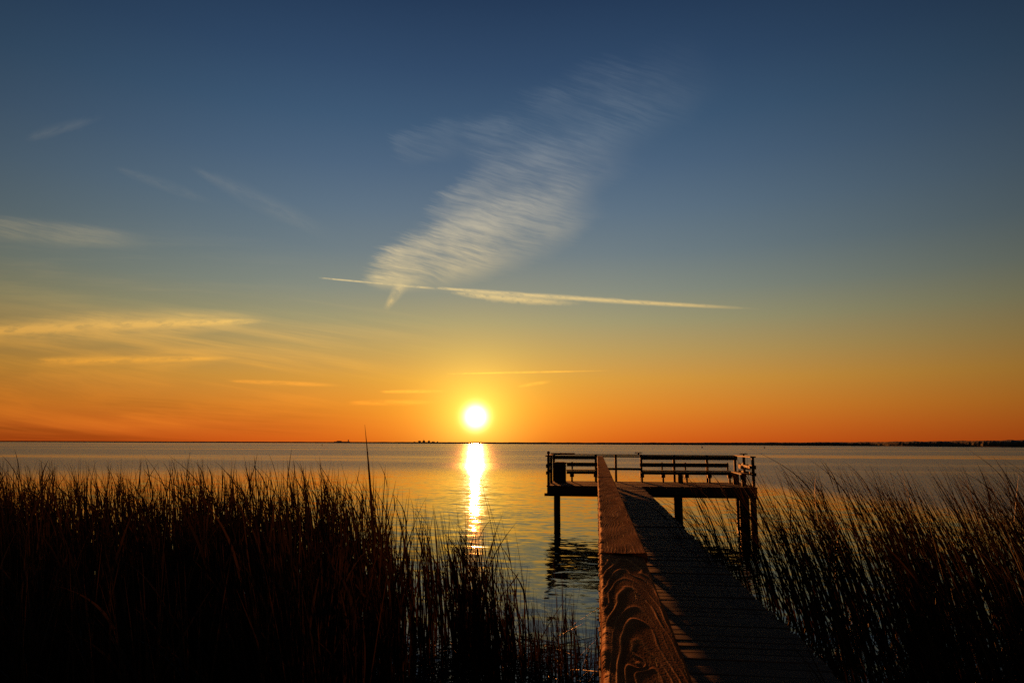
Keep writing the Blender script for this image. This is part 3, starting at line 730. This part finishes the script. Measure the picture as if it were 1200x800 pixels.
# ------------------------------------------------------------------ reeds
def reeds_mesh(name, roots, hts, lean, sway, width, nleaf=(1, 3), seg=7, seed=0, leaf_len=(0.35, 0.75), bent=0.03):
    """stems with long drooping leaves: roots n x 3, lean n x 2 = tip offset; every blade is a folded tapering ribbon"""
    g = np.random.default_rng(seed); n = len(roots)
    V, Q, T = [], [], []; base = 0
    def ribbons(p0, d0, bendv, L, w, tone):
        """p0 start, d0 unit start direction, bendv bending vector, L length"""
        nonlocal base
        k = len(p0); tt = np.linspace(0, 1, seg + 1)
        C = p0[:, None] + L[:, None, None] * (d0[:, None] * tt[None, :, None] + bendv[:, None] * (tt ** 2.0)[None, :, None])
        az = g.uniform(0, np.pi, k); wd = np.stack([np.cos(az), np.sin(az), np.zeros(k)], 1)
        nd = np.stack([-np.sin(az), np.cos(az), np.zeros(k)], 1)
        prof = (1 - tt ** 2.2) * 0.95 + 0.05
        ww = w[:, None, None] * prof[None, :, None] * 0.5
        A = C - wd[:, None] * ww; B = C + nd[:, None] * ww * 0.7; D = C + wd[:, None] * ww
        vv = np.stack([A, B, D], 2)                      # k, seg+1, 3, 3
        idx = base + np.arange(k * (seg + 1) * 3).reshape(k, seg + 1, 3)
        q1 = np.stack([idx[:, :-1, 0], idx[:, :-1, 1], idx[:, 1:, 1], idx[:, 1:, 0]], -1); q2 = np.stack([idx[:, :-1, 1], idx[:, :-1, 2], idx[:, 1:, 2], idx[:, 1:, 1]], -1)
        V.append(vv.reshape(-1, 3)); Q.append(q1.reshape(-1, 4)); Q.append(q2.reshape(-1, 4)); T.append(np.repeat(tone, (seg + 1) * 3)); base += k * (seg + 1) * 3
        return C
    up = np.zeros((n, 3)); up[:, 2] = 1
    low = lean * 0.45; d0 = up + np.concatenate([low / hts[:, None], np.zeros((n, 1))], 1)
    bend = np.concatenate([(lean - low) / hts[:, None], -0.10 * (np.linalg.norm(lean, axis=1) / hts)[:, None]], 1)
    br = g.random(n) < bent
    bend[br, :2] += g.normal(0, 0.35, (br.sum(), 2)); d0[br, :2] += g.normal(0, 0.25, (br.sum(), 2)); d0[br, 2] *= g.uniform(0.6, 0.9, br.sum())
    tone = np.clip(g.beta(1.6, 2.4, n), 0, 1)
    C = ribbons(roots, d0, bend, hts, width, tone)
    for j in range(nleaf[1]):
        on = np.where(g.random(n) < (1.0 if j < nleaf[0] else 0.5))[0]; k = len(on)
        f = g.uniform(0.25, 0.85, k); fi = f * seg; i0 = fi.astype(int); fr = (fi - i0)[:, None]
        p = C[on, i0] * (1 - fr) + C[on, np.minimum(i0 + 1, seg)] * fr
        tan = C[on, np.minimum(i0 + 1, seg)] - C[on, i0]; tan /= np.linalg.norm(tan, axis=1, keepdims=True)
        a = g.uniform(0, 2 * np.pi, k); out = np.stack([np.cos(a), np.sin(a), np.zeros(k)], 1)
        d = tan + out * g.uniform(0.05, 0.30, k)[:, None]; d /= np.linalg.norm(d, axis=1, keepdims=True)
        bv = out * g.uniform(0.0, 0.35, k)[:, None] + np.concatenate([sway * np.ones((k, 1)) * g.uniform(0.2, 1.3, (k, 1)), np.zeros((k, 1)), -g.uniform(0.0, 0.3, (k, 1)) ** 1.0], 1)
        L = g.uniform(*leaf_len, k) * np.clip(hts[on] / 2.0, 0.4, 1.2)
        ribbons(p, d, bv, L, width[on] * g.uniform(0.6, 1.0, k), tone[on] * g.uniform(0.7, 1.1, k))
    return np_mesh(name, np.concatenate(V), np.concatenate(Q), True, {'tone': np.clip(np.concatenate(T), 0, 1)})

def place(px, F): 
    P = HEAD[None] * F[:, None] + SIDE[None] * (F * (px - 600) / 809.0)[:, None]; return P

def bed_reeds(name, n, pxr, near, far_px, far_F, top_px, top_y, lean_x, seed, label, keep=None, thin=None, clump=0.15, width=(0.018, 0.034), sway=-0.22):
    g = np.random.default_rng(seed)
    # stems stand in tussocks
    m = n // 9
    cpx = g.uniform(*pxr, m); Fm = np.interp(cpx, far_px, far_F); nr = np.interp(cpx, near[0], near[1])
    cF = np.sqrt(g.uniform(0, 1, m) * (Fm ** 2 - nr ** 2) + nr ** 2)
    who = g.integers(0, m, n); P = place(cpx, cF)[who]; P[:, :2] += g.normal(0, clump, (n, 2))
    cl_h = g.normal(1.0, 0.07, m)[who]; cl_l = g.normal(0, 0.16, m)[who]
    F = P @ HEAD; px = 600 + 809 * (P @ SIDE) / F
    Fm = np.interp(px, far_px, far_F); yt = np.interp(px, top_px, top_y)
    H = CAM_Z - (yt - 519.3) / 809 * Fm
    h = H * (0.74 + 0.26 * np.clip(F / Fm, 0, 1)) * g.beta(5.5, 2.0, n) * 1.22 * cl_h
    cap = CAM_Z - 0.10 - 0.013 * F
    h = np.minimum(h, cap) + 0.3
    ok = (F > 2.6) & (h > 0.4)
    if keep is not None: ok &= keep(P)
    if thin is not None: ok &= g.random(m)[who] < np.interp(px, *thin)
    P, h, cl_l = P[ok], h[ok], cl_l[ok]; k = len(P); P[:, 2] = -0.3
    lean = np.stack([g.normal(lean_x, 0.16, k) + cl_l, g.normal(0, 0.22, k)], 1) * (h / 2.2)[:, None]
    o = link(name, reeds_mesh(name, P, h, lean, sway, g.uniform(*width, k), (0, 2), 7, seed + 1), M_reed)
    return tag(o, label, 'reeds', kind='stuff')

walk_clear = lambda P: (P[:, 0] > 1.72) | (P[:, 0] < -0.35)
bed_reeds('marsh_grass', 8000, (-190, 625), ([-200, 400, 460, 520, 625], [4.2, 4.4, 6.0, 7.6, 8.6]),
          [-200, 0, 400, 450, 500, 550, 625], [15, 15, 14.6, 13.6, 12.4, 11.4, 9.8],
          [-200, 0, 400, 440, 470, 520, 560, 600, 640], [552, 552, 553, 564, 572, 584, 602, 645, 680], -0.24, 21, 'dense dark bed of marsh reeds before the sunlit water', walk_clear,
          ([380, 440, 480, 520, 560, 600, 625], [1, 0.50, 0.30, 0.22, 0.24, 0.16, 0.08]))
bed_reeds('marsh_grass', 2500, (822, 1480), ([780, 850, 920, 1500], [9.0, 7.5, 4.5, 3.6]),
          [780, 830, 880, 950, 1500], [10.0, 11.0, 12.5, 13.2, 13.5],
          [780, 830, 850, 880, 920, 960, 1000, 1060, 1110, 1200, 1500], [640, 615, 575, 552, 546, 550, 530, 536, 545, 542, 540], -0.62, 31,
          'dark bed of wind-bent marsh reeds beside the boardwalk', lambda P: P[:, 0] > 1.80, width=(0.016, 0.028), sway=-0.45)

def clump(px, F, stems, label, spread=0.15, seed=0, name='reed_clump', hmul=1.0, width=(0.012, 0.02), nleaf=(1, 2), bent=0.05, leaf_len=(0.3, 0.6), sway=-0.15):
    """stems: list of (height above water, tip offset sideways)"""
    g = np.random.default_rng(seed); x, y, _ = ground(px, F); n = len(stems)
    roots = np.stack([g.normal(0, spread, n), g.normal(0, spread, n), np.full(n, -0.3)], 1)
    h = np.array([s[0] for s in stems]) * hmul + 0.3; lean = np.stack([[s[1] for s in stems], g.normal(0, 0.08, n)], 1)
    o = link(name, reeds_mesh(name, roots, h, lean, sway, g.uniform(*width, n), nleaf, 9, seed, leaf_len, bent), M_reed); o.location = (x, y, 0)
    return tag(o, label, 'reed' if name == 'tall_reed' else 'reeds', None if name == 'tall_reed' else 'reed clumps in open water by the boardwalk')
g = np.random.default_rng(77)
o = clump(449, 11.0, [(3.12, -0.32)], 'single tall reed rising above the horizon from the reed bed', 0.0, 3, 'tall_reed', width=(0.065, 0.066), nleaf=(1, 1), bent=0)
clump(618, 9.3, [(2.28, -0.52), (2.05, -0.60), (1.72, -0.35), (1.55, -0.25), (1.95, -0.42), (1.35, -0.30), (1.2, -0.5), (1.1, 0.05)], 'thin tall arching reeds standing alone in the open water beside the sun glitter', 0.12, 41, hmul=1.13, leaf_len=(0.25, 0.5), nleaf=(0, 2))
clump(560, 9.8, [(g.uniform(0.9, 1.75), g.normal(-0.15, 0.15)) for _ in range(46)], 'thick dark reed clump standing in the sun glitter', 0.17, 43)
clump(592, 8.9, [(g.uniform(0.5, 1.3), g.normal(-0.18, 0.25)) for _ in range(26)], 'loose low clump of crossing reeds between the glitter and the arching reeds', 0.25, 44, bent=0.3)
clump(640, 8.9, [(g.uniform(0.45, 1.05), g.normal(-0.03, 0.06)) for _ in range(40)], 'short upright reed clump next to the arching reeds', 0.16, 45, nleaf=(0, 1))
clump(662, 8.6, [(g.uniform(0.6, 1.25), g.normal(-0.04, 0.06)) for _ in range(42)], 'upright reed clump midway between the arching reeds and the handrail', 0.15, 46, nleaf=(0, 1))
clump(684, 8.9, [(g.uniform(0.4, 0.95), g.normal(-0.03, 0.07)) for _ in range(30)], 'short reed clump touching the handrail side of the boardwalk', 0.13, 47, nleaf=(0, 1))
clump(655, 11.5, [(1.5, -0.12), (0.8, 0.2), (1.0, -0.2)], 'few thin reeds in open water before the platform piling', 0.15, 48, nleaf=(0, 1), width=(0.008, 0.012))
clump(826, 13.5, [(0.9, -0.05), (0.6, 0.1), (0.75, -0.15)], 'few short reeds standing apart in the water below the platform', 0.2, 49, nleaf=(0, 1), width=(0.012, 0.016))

# broken stems floating among the clumps
def litter():
    g = np.random.default_rng(91); n = 420
    px = g.uniform(470, 690, n); F = g.uniform(7.6, 10.2, n); P = place(px, F); P[:, 2] = g.uniform(0.004, 0.05, n)
    L = g.uniform(0.15, 0.7, n); a = g.uniform(0, 2 * np.pi, n)
    d = np.stack([np.cos(a), np.sin(a), g.uniform(0.0, 0.35, n)], 1); w = g.uniform(0.008, 0.02, n)
    V = []; Q = []; T = []
    side = np.stack([-np.sin(a), np.cos(a), np.zeros(n)], 1)
    for i in range(n):
        b = len(V)
        for tt in (0, 0.5, 1):
            c = P[i] + d[i] * L[i] * tt - np.array([0, 0, 0.05 * L[i] * tt * tt])
            V += [c - side[i] * w[i] / 2, c + np.array([0, 0, w[i] * 0.5]), c + side[i] * w[i] / 2]; T += [g.random()] * 3
        for r in (0, 3): Q += [(b + r, b + r + 1, b + r + 4, b + r + 3), (b + r + 1, b + r + 2, b + r + 5, b + r + 4)]
    o = link('reed_litter', np_mesh('reed_litter', V, Q, True, {'tone': T}), M_reed)
    tag(o, 'broken reed stems floating on the water among the clumps', 'litter', kind='stuff')
litter()

# ------------------------------------------------------------------ render settings
vs = scene.view_settings; vs.view_transform = 'Standard'; vs.look = 'None'; vs.gamma = 1.0; vs.use_curve_mapping = False; vs.exposure = EXPOSURE
scene.render.engine = 'CYCLES'
cy = scene.cycles; cy.max_bounces = 5; cy.diffuse_bounces = 2; cy.glossy_bounces = 4; cy.transmission_bounces = 2
cy.sample_clamp_indirect = 4.0; cy.use_denoising = False; cy.caustics_reflective = False; cy.caustics_refractive = False
